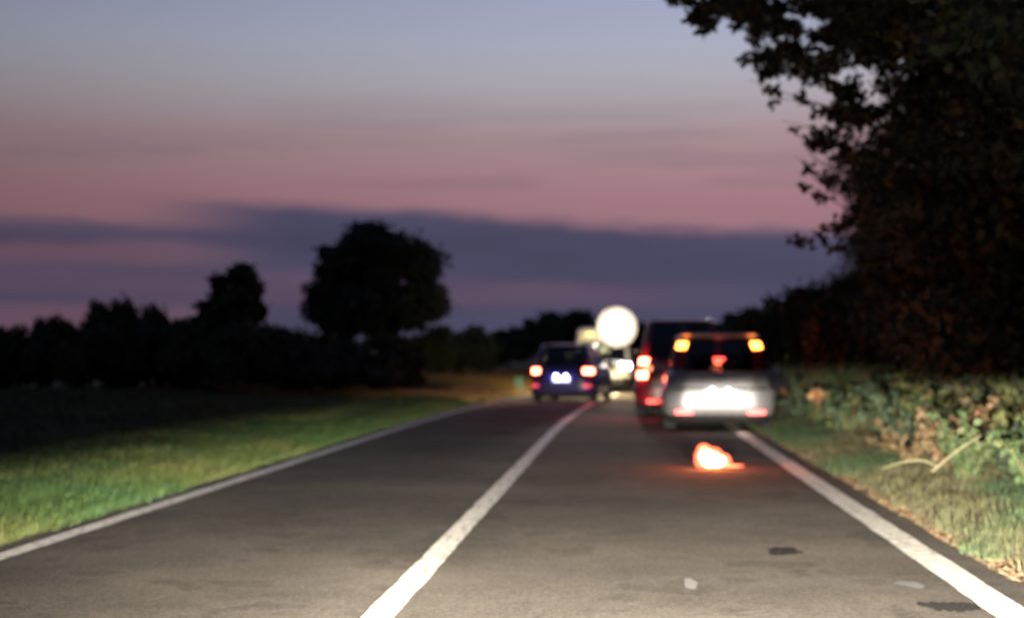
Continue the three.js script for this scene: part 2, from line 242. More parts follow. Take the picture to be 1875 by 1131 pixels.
// roadside trees on the right: tall, dense, one limb hanging out over the lane
const RT = 'tall dark trees along the right roadside';
{
  const d = 17, x = 6.2, H = 9.5, foot = landY(x - bend(d), d) - 0.03, hUp = (py, dd) => hOf(py, dd) - foot;
  const over = []; const r = rng(77);
  // overhanging limb: knots of leaves thinning towards its tip
  const rim = [[-140, 1190], [0, 1232], [35, 1262], [62, 1345], [110, 1378], [150, 1405], [185, 1490], [260, 1505], [340, 1530], [420, 1500], [480, 1560], [560, 1600]];
  const rimAt = (py) => { let k = 0; while (k < rim.length - 2 && py > rim[k + 1][0]) k++; return lerp(rim[k][1], rim[k + 1][1], clamp((py - rim[k][0]) / (rim[k + 1][0] - rim[k][0]))); };
  for (let i = 0; i < 260; i++) { const py = -140 + 640 * Math.pow(r(), 1.5), px = rimAt(py) + 20 + 260 * r(), k = 0.1 + 0.13 * r(); over.push([latOf(px, d) - x, hUp(py, d), (r() - 0.5) * 2.2, k, k * 0.7, k]); }
  for (const [px, py] of [[1455, 440], [1480, 448], [1500, 436], [1520, 455], [1545, 462], [1565, 440], [1590, 450], [1570, 360], [1600, 385], [1560, 400]]) over.push([latOf(px, d) - x, hUp(py, d), (r() - 0.5) * 0.8, 0.13, 0.07, 0.13]);
  const tips = [];
  for (const [px, py, k] of [[1238, -8, 0.12], [1258, 6, 0.15], [1282, 18, 0.17], [1305, 8, 0.18], [1312, 30, 0.12], [1292, 58, 0.07], [1335, 16, 0.18], [1362, 28, 0.18], [1345, 60, 0.07], [1385, 50, 0.16], [1366, 105, 0.08], [1402, 92, 0.14], [1400, 138, 0.13], [1418, 122, 0.14], [1440, 62, 0.17], [1452, 108, 0.14], [1470, 20, 0.2], [1420, 10, 0.2], [1385, 0, 0.2], [1350, -20, 0.2]]) tips.push([latOf(px, d) - x, hUp(py, d), (r() - 0.5) * 0.8, k, k * 0.6, k]);
  const mass = [];
  for (let i = 0; i < 60; i++) { const py = -260 + 900 * r(), edge = py < 130 ? 1530 : py < 420 ? lerp(1560, 1650, sstep(130, 330, py)) : lerp(1650, 1520, sstep(420, 560, py)); const px = edge + 60 + 420 * r(); mass.push([latOf(px, d) - x, hUp(py, d), (r() - 0.5) * 4.5, 0.55 + 0.4 * r(), 0.5 + 0.35 * r(), 0.7]); }
  const tk = limbs(H, 2.8, 0.24, 31, 8, -0.4);
  tk.push(tube([[-0.3, 4.6, 0], [-2.2, 5.9, 0.2], [-4.2, 5.95, -0.2], [-5.5, 5.75, 0.1]], [0.13, 0.08, 0.03, 0.008], 7));
  for (let i = 0; i < 7; i++) { const t = r(); tk.push(tube([[-1.5 - 3 * t, 5.9, 0], [-1.9 - 3 * t, 5.4 + 0.2 * r(), 0.5 * (r() - 0.5)], [-2.3 - 2.8 * t, 4.9 + 0.3 * r(), r() - 0.5]], [0.02, 0.01, 0.003], 5)); }
  // bare-ish twigs lower down against the rose sky
  for (const [a, b, c] of [[[1640, 235], [1480, 200], [1365, 165]], [[1620, 250], [1500, 215], [1400, 200]], [[1640, 330], [1500, 300], [1450, 245]], [[1640, 440], [1520, 380], [1455, 345]], [[1650, 400], [1510, 340], [1455, 290]], [[1640, 300], [1540, 250], [1430, 225]]]) {
    const q = (p, z) => [latOf(p[0], d) - x, hUp(p[1], d), z]; const z0 = (r() - 0.5) * 1.2; tk.push(tube([q(a, z0), q(b, z0 + 0.1), q(c, z0 + 0.3)], [0.014, 0.008, 0.003], 5));
    for (let i = 0; i < 7; i++) { const t = 0.15 + 0.8 * r(), m = [lerp(a[0], c[0], t), lerp(a[1], c[1], t)], pq = q(m, z0); over.push([pq[0], pq[1], pq[2], 0.16 * (1.3 - t), 0.12 * (1.3 - t), 0.16]); }
  }
  tree('roadside_tree', x, d, mergeGeometries([leaves(over, 12500, 0.085, 41, 0.5), leaves(tips, 2600, 0.085, 43, 0.6), leaves(mass, 38000, 0.13, 42, 0.5)]), mergeGeometries(tk), greenOlive, 'nearest tall roadside tree with a limb hanging out over the lane', 'tree', RT);
}
const tallGeo = [0, 1].map((k) => ({ c: leaves(cloudOf(300 + k, 40, 0, 4.4, 2.4, 4.0, 0.9), 38000, 0.115, 310 + k), t: mergeGeometries(limbs(8.4, 2.2, 0.2, 320 + k, 8)) }));
[[5.6, 11.5, 1.0, 'tall dark tree nearest the camera on the right'], [6.9, 24, 1.0, 'tall dark tree second behind the overhanging roadside tree'], [7.0, 31, 0.9, 'tall dark tree third behind the overhanging roadside tree'], [7.6, 39, 0.8, 'tall dark tree fourth along the right roadside, half hidden'], [10.5, 50, 0.8, 'farthest tall dark tree of the right roadside row'], [9.5, 18, 1.2, 'tall dark tree in second row behind overhanging tree'], [8.8, 13.5, 1.1, 'tall dark tree in second row at right edge of view']]
  .forEach(([x, d, s, label], i) => tree('roadside_tree', x, d, tallGeo[i % 2].c, tallGeo[i % 2].t, [greenDark, greenOlive][i % 2], label, 'tree', RT, s, i * 1.9));
// thicket under them
const TH = 'bushes of the thicket under the right roadside trees';
[[5.7, 12.5, 3.0, 2.4, 'thicket bush at right edge of view below nearest trees'], [5.5, 15.5, 2.8, 2.4, 'dark thicket bush second from right edge'], [5.3, 18.5, 3.0, 2.3, 'dark thicket bush third from right edge'], [5.1, 21.5, 3.1, 2.3, 'dark thicket bush below overhanging tree'], [4.9, 25, 3.0, 2.2, 'dark thicket bush level with the silver car'], [4.75, 29, 3.3, 2.3, 'rounded dark bush whose top stands against the sky right of silver car'], [4.6, 33.5, 3.35, 2.2, 'smaller rounded bush just right of the silver car'], [4.6, 39, 3.15, 2.1, 'farthest thicket bush close to silver car lamp'],
  [6.8, 20, 4.2, 3.4, 'tall dark bush behind thicket below overhanging tree'], [6.4, 29, 4.6, 3.4, 'tall dark bush behind thicket level with red car'], [6.6, 35, 4.4, 3.0, 'tall dark bush behind thicket past the red car'], [7.2, 14, 4.0, 3.2, 'tall dark bush behind thicket at right edge of view']]
  .map(([x, d, h, w, l]) => [1145 + x * F / d, d, 650 - (h - EYE) * F / d, w * F / d, l])
  .forEach(([px, d, top, w, label], i) => bush(px, d, top, w, [greenOlive, greenDark][i % 2], label, TH, 'thicket_bush'));
console.log('trees');

// ---------------------------------------------------------------- grass and low plants
function tuftGeo(n, h, w, spread, seed) {
  const r = rng(seed), P = [], C = [], I = [];
  for (let i = 0; i < n; i++) {
    const a = r() * 6.283, b = r() * 6.283, R = spread * Math.sqrt(r()), x = Math.cos(a) * R, z = Math.sin(a) * R, hh = h * (0.5 + 0.6 * r()), l = hh * (0.25 + 0.6 * r()), ww = w * (0.7 + 0.6 * r()), k = P.length / 3, cx = Math.cos(b), cz = Math.sin(b);
    P.push(x - cz * ww, -0.02, z + cx * ww, x + cz * ww, -0.02, z - cx * ww, x + cx * l * 0.35 - cz * ww * 0.7, hh * 0.6, z + cz * l * 0.35 + cx * ww * 0.7, x + cx * l * 0.35 + cz * ww * 0.7, hh * 0.6, z + cz * l * 0.35 - cx * ww * 0.7, x + cx * l, hh * (0.8 + 0.2 * r()), z + cz * l);
    I.push(k, k + 1, k + 3, k, k + 3, k + 2, k + 2, k + 3, k + 4);
    const t = 0.7 + 0.6 * r(); for (let j = 0; j < 5; j++) C.push(t, t, t);
  }
  const g = new THREE.BufferGeometry(); g.setAttribute('position', new THREE.Float32BufferAttribute(P, 3)); g.setAttribute('color', new THREE.Float32BufferAttribute(C, 3)); g.setIndex(I); g.computeVertexNormals(); return g;
}
function scatter(name, geo, m, count, seed, place, label, cat) {
  const r = rng(seed), im = new THREE.InstancedMesh(geo, m, count), M = new THREE.Matrix4(), q = new THREE.Quaternion(), c = new THREE.Color(); let n = 0;
  for (let i = 0; i < count; i++) { const p = place(r); if (!p) continue; q.setFromEuler(new THREE.Euler(0, r() * 6.283, 0)); const s = p.s; M.compose(new THREE.Vector3(p.x + bend(p.d), landY(p.x, p.d), -p.d), q, new THREE.Vector3(s, s * (p.k ?? 1), s)); im.setMatrixAt(n, M); im.setColorAt(n, c.setRGB(...p.c)); n++; }
  im.count = n; im.name = numbered(name); im.castShadow = im.receiveShadow = true; scene.add(im); tag(im, label, cat, null, 'stuff'); return im;
}
const bladeM = mat([1, 1, 1], { vertexColors: true, roughness: 0.7 });
const tuftA = tuftGeo(16, 0.15, 0.0045, 0.1, 1), tuftB = tuftGeo(14, 0.26, 0.0045, 0.12, 2);
const mixc = (a, b, t) => a.map((v, i) => lerp(v, b[i], t));
scatter('grass', tuftA, bladeM, 110000, 11, (r) => {
  const d = 4 + 34 * Math.pow(r(), 1.5), x = -4.1 - 13 * Math.pow(r(), 1.25), edge = -4.1 - x; if (d > 14 && x < -d * 0.5) return null;
  const a = fbm(x * 0.35 + 30, d * 0.28 + 30, 3, 70), b = fbm(x * 1.3, d * 1.1, 3, 71);
  const c = mixc(mixc([0.048, 0.092, 0.022], [0.11, 0.112, 0.032], 0.75 * sstep(0.36, 0.74, a)), [0.035, 0.08, 0.026], sstep(0.44, 0.68, b) * 0.75);
  return { x, d, s: (0.6 + 0.6 * r()) * (0.55 + 0.45 * sstep(0, 0.6, edge)) * (0.5 + 0.7 * a + 0.7 * b), c };
}, 'short bright green grass on the verge left of the road', 'grass');
scatter('tall_grass', tuftB, bladeM, 26000, 12, (r) => {
  const d = 12 + 26 * r(), x = -5.2 - 12 * Math.pow(r(), 0.9); if (x < -d * 0.5 || fbm(x * 0.6, d * 0.4, 3, 72) < 0.47) return null;
  return { x, d, s: 0.7 + 0.6 * r(), c: mixc([0.07, 0.095, 0.026], [0.11, 0.115, 0.036], r() * r()) };
}, 'taller yellowish grass clumps in front of the left hedge', 'grass');
scatter('dry_grass', tuftB, bladeM, 30000, 13, (r) => {
  const d = 36 + 50 * Math.pow(r(), 1.3), x = -4.3 - 9 * r(); return { x, d, s: 0.9 + 0.8 * r(), k: 0.8, c: mixc([0.34, 0.2, 0.06], [0.42, 0.28, 0.1], r()) };
}, 'dry ochre grass left of the road beyond the hedge', 'grass');
scatter('grass', tuftA, bladeM, 42000, 14, (r) => {
  const d = 4 + 34 * Math.pow(r(), 1.4), e = 3.4 * Math.pow(r(), 0.8), x = 2.12 + e, a = fbm(x * 0.8 + 11, d * 0.5 + 3, 3, 73), dry = sstep(0.42, 0.6, a);
  if (dry > 0.6 && r() < 0.72) return null; if (e < 0.15 && r() < 0.6) return null;
  return { x, d, s: (0.55 + 0.7 * r()) * (0.5 + 0.5 * sstep(0, 0.5, e)), c: mixc(mixc([0.038, 0.078, 0.034], [0.065, 0.095, 0.04], r()), [0.13, 0.1, 0.055], dry * 0.6) };
}, 'patchy green grass on the verge right of the road', 'grass');
// dead leaves lying on the right verge
{
  const g = new THREE.BufferGeometry(); g.setAttribute('position', new THREE.Float32BufferAttribute([0, 0.004, -0.05, 0.026, 0.018, 0, 0, 0.006, 0.05, -0.026, 0.02, 0.004], 3)); g.setIndex([0, 1, 2, 0, 2, 3]); g.computeVertexNormals();
  scatter('dead_leaves', g, mat([1, 1, 1], { roughness: 0.85 }), 16000, 15, (r) => { const d = 5 + 24 * Math.pow(r(), 1.3), e = 0.05 + 3 * Math.pow(r(), 1.3), x = 2.1 + e; if (fbm(x * 0.8 + 11, d * 0.5 + 3, 3, 73) < 0.4 && r() < 0.8) return null; return { x, d, s: 0.6 + 0.8 * r(), c: mixc([0.2, 0.125, 0.065], [0.32, 0.22, 0.13], r()) }; }, 'brown dead leaves scattered over the right verge', 'leaves');
}
// leafy weeds of the right bank: shapes reused, each plant a thing
const weedGeo = [0, 1, 2, 3].map((k) => {
  const r = rng(400 + k), st = [], cl = [];
  for (let i = 0; i < 8; i++) { const a = i * 0.8 + r(), R = 0.14 + 0.26 * r(), h = 0.32 + 0.4 * r(); st.push(tube([[0, -0.04, 0], [Math.cos(a) * R * 0.4, h * 0.6, Math.sin(a) * R * 0.4], [Math.cos(a) * R, h, Math.sin(a) * R]], [0.007, 0.005, 0.002], 4)); for (let j = 1; j <= 4; j++) { const t = j / 4; cl.push([Math.cos(a) * R * t, h * (0.25 + 0.75 * t), Math.sin(a) * R * t, 0.08, 0.06, 0.08]); } }
  return { s: mergeGeometries(st), l: leaves(cl, 520, 0.075, 410 + k, 0.6) };
});
const weedM = [leafM([0.04, 0.066, 0.022]), leafM([0.068, 0.085, 0.026]), leafM([0.028, 0.052, 0.026]), leafM([0.11, 0.078, 0.036])];
const stemM = mat([0.16, 0.15, 0.07]);
{
  const r = rng(505), WG = 'leafy weeds growing on the right bank';
  for (let i = 0; i < 190; i++) {
    const d = 6.5 + 25 * Math.pow(r(), 1.1), e = 0.85 + 2.5 * Math.pow(r(), 0.7), x = 2.15 + e; if (x / d > 0.36) { continue; }
    const t = thing('weed', [x + bend(d), landY(x, d) - 0.01, -d], r() * 6.28), s = (0.55 + 0.6 * r()) * (0.75 + 0.25 * e / 2), k = Math.floor(r() * 4); t.scale.set(s, s * (0.8 + 0.4 * r()), s);
    obj('stem', weedGeo[k].s, stemM, t); const q = Math.floor(r() * 3.4); obj('leaves', weedGeo[k].l, weedM[q], t);
    tag(t, `${['mid green', 'yellowish green', 'dark bluish green', 'withered brown'][q]} leafy weed on the right bank ${d < 9.5 ? 'at the right edge of view' : d < 14 ? 'around the broken stick' : d < 19.5 ? 'level with the burning flare' : 'beside the silver car'}`, 'weed', WG);
  }
}
// pale broken stick leaning in the weeds, its forked end on the grass
{
  const d = 12.5, q = (px, py, dd) => [latOf(px, dd), hOf(py, dd), -dd];
  const s = thing('broken_stick', q(1695, 850, d)), o = s.position, rel = (p) => [p[0] - o.x, p[1] - o.y, p[2] - o.z];
  const m = mat([0.2, 0.18, 0.11], { roughness: 0.9 });
  obj('shaft', tube([rel(q(1692, 858, d)), rel(q(1735, 822, d + 0.1)), rel(q(1778, 793, d + 0.2))], [0.009, 0.008, 0.005], 7), m, s);
  obj('branch', tube([rel(q(1700, 848, d)), rel(q(1672, 838, d + 0.1)), rel(q(1640, 842, d + 0.15)), rel(q(1605, 853, d + 0.2))], [0.007, 0.006, 0.005, 0.003], 6), m, s);
  tag(s, 'pale broken stick leaning in the weeds of the right bank', 'stick');
}
// curled dry leaf stalk near the silver car
{
  const d = 24.5, x = latOf(1493, d), p = thing('dry_plant', [x, landY(x - bend(d), d), -d]);
  obj('stem', tube([[0, -0.03, 0], [0.02, 0.3, 0], [0.0, 0.62, 0.03]], [0.02, 0.014, 0.006], 6), stemM, p);
  obj('leaves', leaves([[0, 0.5, 0, 0.1, 0.2, 0.1], [0.03, 0.25, 0, 0.11, 0.16, 0.1]], 160, 0.14, 77), leafM([0.42, 0.24, 0.12]), p);
  tag(p, 'withered brown plant standing right of the silver car', 'plant');
}
console.log('plants');

// ---------------------------------------------------------------- vehicles
const tyreM = mat([0.02, 0.02, 0.021], { roughness: 0.85 }), rimM = mat([0.35, 0.35, 0.37], { roughness: 0.35, metalness: 0.8 }), blackM = mat([0.015, 0.015, 0.016], { roughness: 0.55 }), seatM = mat([0.03, 0.03, 0.033], { roughness: 0.9 });
const glassM = phys([0.55, 0.58, 0.58], { roughness: 0.02, transmission: 1, thickness: 0, ior: 1.5 });
const plateM = mat([0.78, 0.78, 0.76], { roughness: 0.4 }), plateBlue = mat([0.02, 0.06, 0.3], { roughness: 0.4 });
const glow = (r, g, b) => mat([0.3, 0.05, 0.03], { emissive: rgb(1, 1, 1), emissiveIntensity: 1, roughness: 0.3 }) && Object.assign(mat([0.2, 0.1, 0.08], { roughness: 0.25 }), { emissive: rgb(r, g, b), emissiveIntensity: 1 });
function lampLight(parent, x, y, z, color, cd, radius = 2) { const l = new THREE.PointLight(rgb(...color), cd, 0, 2); l.position.set(x, y, z); l.castShadow = true; l.shadow.radius = radius; l.name = 'lamp_light'; parent.add(l); return l; }
function spot(parent, at, to, color, cd, angle, penumbra, radius = 1) { const l = new THREE.SpotLight(rgb(...color), cd, 0, angle, penumbra, 2); l.position.set(...at); l.target.position.set(...to); l.castShadow = true; l.shadow.radius = radius; l.name = 'beam_light'; parent.add(l, l.target); return l; }

// A vehicle's skin: at height y its plan is a superellipse between a tail and a nose; a is the bearing round it (90 = tail, 0 = right side, -90 = nose).
function skin(rows, n = 8) {
  const at = (y) => { let k = 0; while (k < rows.length - 2 && y > rows[k + 1][0]) k++; const t = clamp((y - rows[k][0]) / (rows[k + 1][0] - rows[k][0])); return rows[k].map((v, i) => i ? lerp(v, rows[k + 1][i], t) : y); };
  const P = (a, y) => { const [, hw, zr, zf] = at(y), r = a * Math.PI / 180, c = Math.cos(r), s = Math.sin(r), k = Math.pow(Math.abs(c) ** n + Math.abs(s) ** n, -1 / n); return new THREE.Vector3(hw * c * k, y, (zr + zf) / 2 + (zr - zf) / 2 * s * k); };
  const N = (a, y) => { const e = 0.012, da = P(a + 0.4, y).sub(P(a - 0.4, y)), dy = P(a, y + e).sub(P(a, y - e)); return da.cross(dy).multiplyScalar(-1).normalize(); };
  return { P, N, y0: rows[0][0], y1: rows[rows.length - 1][0], at };
}
const tailA = (f) => Math.atan2(1, f) * 180 / Math.PI;            // bearing of a point at fraction f of the half width on the tail
function solid(sk, steps = 14, na = 72) {                          // closed body between its lowest and highest row
  const ys = []; for (let i = 0; i <= steps; i++) ys.push(lerp(sk.y0, sk.y1, i / steps));
  const V = [], I = [];
  ys.forEach((y) => { for (let j = 0; j < na; j++) { const p = sk.P(j / na * 360, y); V.push(p.x, p.y, p.z); } });
  for (let i = 0; i < steps; i++) for (let j = 0; j < na; j++) { const a = i * na + j, b = i * na + (j + 1) % na, c = a + na, d = b + na; I.push(a, c, b, b, c, d); }
  for (const [row, up] of [[0, false], [steps, true]]) { const k = V.length / 3, s = sk.at(ys[row]); V.push(0, ys[row] + (up ? 0.012 : 0), (s[2] + s[3]) / 2); for (let j = 0; j < na; j++) { const a = row * na + j, b = row * na + (j + 1) % na; up ? I.push(a, k, b) : I.push(a, b, k); } }
  const g = new THREE.BufferGeometry(); g.setAttribute('position', new THREE.Float32BufferAttribute(V, 3)); g.setIndex(I); g.computeVertexNormals(); g.setAttribute('uv', new THREE.Float32BufferAttribute(new Float32Array(V.length / 3 * 2), 2)); return g;
}
function panel(sk, a0, a1, y0, y1, off, th, na = 10, ny = 6, shape = null) {   // a slab lying on the skin
  const V = [], I = [], G = [];
  for (const o of [off, off - th]) for (let i = 0; i <= ny; i++) for (let j = 0; j <= na; j++) { let a = lerp(a0, a1, j / na), y = lerp(y0, y1, i / ny); if (shape) [a, y] = shape(j / na, i / ny); const p = sk.P(a, y).addScaledVector(sk.N(a, y), o); V.push(p.x, p.y, p.z); }
  const w = na + 1, m = w * (ny + 1), quad = (a, b, c, d) => I.push(a, b, c, b, d, c);
  for (let i = 0; i < ny; i++) for (let j = 0; j < na; j++) { const a = i * w + j; quad(a, a + w, a + 1, a + w + 1); quad(m + a, m + a + 1, m + a + w, m + a + w + 1); }
  for (let j = 0; j < na; j++) { quad(j, j + 1, m + j, m + j + 1); const t = ny * w + j; quad(t, m + t, t + 1, m + t + 1); }
  for (let i = 0; i < ny; i++) { const a = i * w; quad(a, m + a, a + w, m + a + w); const b = a + na; quad(b, b + w, m + b, m + b + w); }
  let g = new THREE.BufferGeometry(); g.setAttribute('position', new THREE.Float32BufferAttribute(V, 3)); g.setIndex(I); g = g.toNonIndexed();
  g.computeVertexNormals(); g.setAttribute('uv', new THREE.Float32BufferAttribute(new Float32Array(g.attributes.position.count * 2), 2));
  // smooth the two large faces, keep the rim crisp
  return creased(g);
}
function creased(g) { const p = g.attributes.position, n = g.attributes.normal, map = new Map(); const key = (i) => `${Math.round(p.getX(i) * 2000)},${Math.round(p.getY(i) * 2000)},${Math.round(p.getZ(i) * 2000)}`; for (let i = 0; i < p.count; i++) { const k = key(i); if (!map.has(k)) map.set(k, []); map.get(k).push([n.getX(i), n.getY(i), n.getZ(i)]); } const out = new Float32Array(p.count * 3); for (let i = 0; i < p.count; i++) { const a = [n.getX(i), n.getY(i), n.getZ(i)], s = [0, 0, 0]; for (const b of map.get(key(i))) if (a[0] * b[0] + a[1] * b[1] + a[2] * b[2] > 0.6) { s[0] += b[0]; s[1] += b[1]; s[2] += b[2]; } const L = Math.hypot(...s) || 1; out.set(s.map((v) => v / L), i * 3); } g.setAttribute('normal', new THREE.BufferAttribute(out, 3)); return g; }
const wheelTyre = (() => { const pts = [[0.17, -0.085], [0.255, -0.1], [0.295, -0.092], [0.312, -0.06], [0.316, 0], [0.312, 0.06], [0.295, 0.092], [0.255, 0.1], [0.17, 0.085]].map(([a, b]) => new THREE.Vector2(a, b)); const g = new THREE.LatheGeometry(pts, 36); g.rotateZ(Math.PI / 2); return clean(g); })();
const wheelRim = (() => { const g = [clean(new THREE.LatheGeometry([[0.2, -0.07], [0.205, 0.075], [0.19, 0.08], [0.185, 0.02], [0.05, 0.035], [0, 0.05]].map(([a, b]) => new THREE.Vector2(a, b)), 30))]; for (let i = 0; i < 5; i++) { const b = box(0.05, 0.03, 0.16, 0, 0.055, 0.11); b.rotateY(i * Math.PI * 2 / 5); g.push(b); } const m = mergeGeometries(g); m.rotateZ(-Math.PI / 2); return m; })();
function wheel(car, x, z, R) { const o = obj('wheel', wheelTyre, tyreM, car); o.position.set(x, R, z); o.scale.set(1, R / 0.316, R / 0.316); const rim = obj('rim', wheelRim, rimM, o); if (x < 0) rim.rotation.y = Math.PI; return o; }
const ev = new Evaluator(); ev.useGroups = false; ev.attributes = ['position', 'normal', 'uv'];
function vehicle(name, s) {                                        // origin: on the ground under the tail; nose towards -z
  const car = thing(name, [s.x, 0, -s.d], s.turn), L = s.L, w = s.W / 2, belt = s.belt, H = s.H, R = s.R ?? 0.316;
  const lower = skin([[0.17, w * 0.9, -0.16, -L + 0.2], [0.24, w * 0.965, -0.05, -L + 0.06], [0.4, w * 0.995, 0, -L], [0.6, w, -0.01, -L + 0.02], [s.hood - 0.1, w * 0.985, -0.03, -L + 0.1], [s.hood, w * 0.965, -0.045, -L + 0.3], [belt - 0.02, w * 0.945, -0.06, -s.cowl], [belt, w * 0.93, -0.075, -s.cowl - 0.02]], 8);
  const green = skin([[belt - 0.03, w * 0.925, -0.075, -s.cowl + 0.02], [belt + (H - belt) * 0.5, w * 0.855, -0.075 - s.rake * 0.42, lerp(-s.cowl, -s.roofFront, 0.52)], [H - 0.05, w * 0.745, -0.075 - s.rake, -s.roofFront]], 8);
  const roof = skin([[H - 0.085, w * 0.78, -0.06 - s.rake * 0.86, -s.roofFront - 0.05], [H - 0.05, w * 0.775, -0.06 - s.rake, -s.roofFront + 0.02], [H - 0.02, w * 0.7, -0.1 - s.rake, -s.roofFront + 0.12], [H, w * 0.42, -0.45 - s.rake, -s.roofFront + 0.6]], 6);
  let body = new Brush(solid(lower, 18, 96)); body.updateMatrixWorld();
  for (const z of [-s.axleR, -s.axleF]) for (const sx of [-1, 1]) { const c = new THREE.CylinderGeometry(R + 0.055, R + 0.055, 0.32, 28); c.rotateZ(Math.PI / 2); const b = new Brush(c); b.position.set(sx * (w - 0.1), R + 0.01, z); b.updateMatrixWorld(); body = ev.evaluate(body, b, SUBTRACTION); }
  obj('body', body.geometry, s.paint, car);
  obj('roof', solid(roof, 8, 64), s.paint, car);
  for (const sx of [-1, 1]) { wheel(car, sx * (w - 0.105), -s.axleR, R); wheel(car, sx * (w - 0.105), -s.axleF, R); }
  const y0 = belt - 0.01, y1 = H - 0.06, m = (a) => 180 - a, fr = s.rearGlass ?? 0.8, aD = tailA(fr);
  // pillars and glass
  const cuts = [[aD - 12, aD, 'pillar'], [2, aD - 12, 'side_window'], [-3, 2, 'pillar'], [-38, -3, 'side_window'], [-48, -38, 'pillar']];
  for (const side of [0, 1]) for (const [a, b, k] of cuts) { const [p, q] = side ? [m(b), m(a)] : [a, b]; k === 'pillar' ? obj('pillar', panel(green, p, q, y0, y1, 0, 0.05, 4, 6), s.pillarPaint ?? s.paint, car) : obj('side_window', panel(green, p, q, y0, y1, -0.018, 0.004, 8, 6), glassM, car); }
  obj('rear_window', panel(green, aD, m(aD), y0, y1, -0.012, 0.004, 12, 6), glassM, car);
  obj('windscreen', panel(green, -132, -48, y0, y1, -0.012, 0.004, 12, 6), glassM, car);
  // seats inside
  for (const [sx, z] of [[-0.36, -s.cowl + 0.95], [0.36, -s.cowl + 0.95], [-0.36, -0.95 - s.rake * 0.4], [0.36, -0.95 - s.rake * 0.4]]) obj('seat', [box(0.46, 0.62, 0.12, sx, belt - 0.12, z, 0.18), box(0.26, 0.16, 0.08, sx, belt + 0.27, z + 0.07, 0.1)], seatM, car);
  for (const sx of [-1, 1]) obj('mirror', panel(skin([[belt - 0.02, 0.1, 0.05, -0.05], [belt + 0.06, 0.11, 0.06, -0.06], [belt + 0.13, 0.085, 0.05, -0.05]], 4), 0, 360, belt - 0.02, belt + 0.13, 0, 0.01, 20, 5).translate(sx * (w * 0.95 + 0.1), 0, -s.cowl + 0.35), s.paint, car);
  car.userData.parts = 0; delete car.userData.parts;
  return { car, lower, green, roof, w, belt, H, aD, m };
}
// tail furniture common to the cars
function tail(v, s) {
  const { car, lower, m } = v;
  const gate = obj('tailgate', panel(lower, tailA(0.86), m(tailA(0.86)), s.gate0, v.belt - 0.012, 0.012, 0.03, 16, 6), s.paint, car);
  obj('handle', panel(lower, tailA(0.28), m(tailA(0.28)), v.belt - 0.16, v.belt - 0.125, 0.028, 0.03, 8, 2), s.trim ?? s.paint, gate);
  const bumper = obj('bumper', panel(lower, 14, 166, 0.21, s.gate0 - 0.042, 0.045, 0.07, 40, 6), s.paint, car);
  obj('seam', panel(lower, tailA(0.88), m(tailA(0.88)), s.gate0 - 0.042, s.gate0, 0.006, 0.02, 16, 2), blackM, gate);
  obj('valance', panel(lower, 30, 150, 0.185, 0.3, 0.052, 0.06, 24, 3), blackM, bumper);
  const pz = lower.P(90, s.plateY).z + (s.plateY > s.gate0 ? 0.016 : 0.049);
  const plate = obj('number_plate', box(0.52, 0.112, 0.008, 0, s.plateY, pz + 0.006), plateM, car);
  for (const sx of [-1, 1]) obj('plate_band', box(0.04, 0.108, 0.003, sx * 0.238, s.plateY, pz + 0.0115), plateBlue, plate);
  if (s.plateLamp) for (const sx of [-1, 1]) { obj('plate_lamp', box(0.05, 0.018, 0.03, sx * 0.13, s.plateY + 0.105, pz + 0.03), Object.assign(mat([0.5, 0.5, 0.5]), { emissive: rgb(...s.plateLamp) }), plate); lampLight(car, sx * 0.13, s.plateY + 0.088, pz + 0.05, s.plateLamp.map((c) => c / s.plateLamp[2]), s.plateCd ?? 0.12, 0.6); }
  return { gate, bumper, plate };
}
function lampOn(car, sk, a0, a1, y0, y1, name, m, light, cd, off = 0.02, housing = null) {
  const o = obj(name, panel(sk, a0, a1, y0, y1, off, 0.03, 6, 5), m, car);
  if (cd) { const a = (a0 + a1) / 2, y = (y0 + y1) / 2, p = sk.P(a, y).addScaledVector(sk.N(a, y), off + 0.03); lampLight(car, p.x, p.y, p.z, light, cd, 2.5); }
  return o;
}
const lampRed = glow(48, 5, 2.4), lampRedDim = glow(5, 0.35, 0.25), lampAmber = glow(30, 5.5, 0.6), redPlastic = mat([0.12, 0.006, 0.006], { roughness: 0.2 }), lampWhite = glow(30, 29, 26);

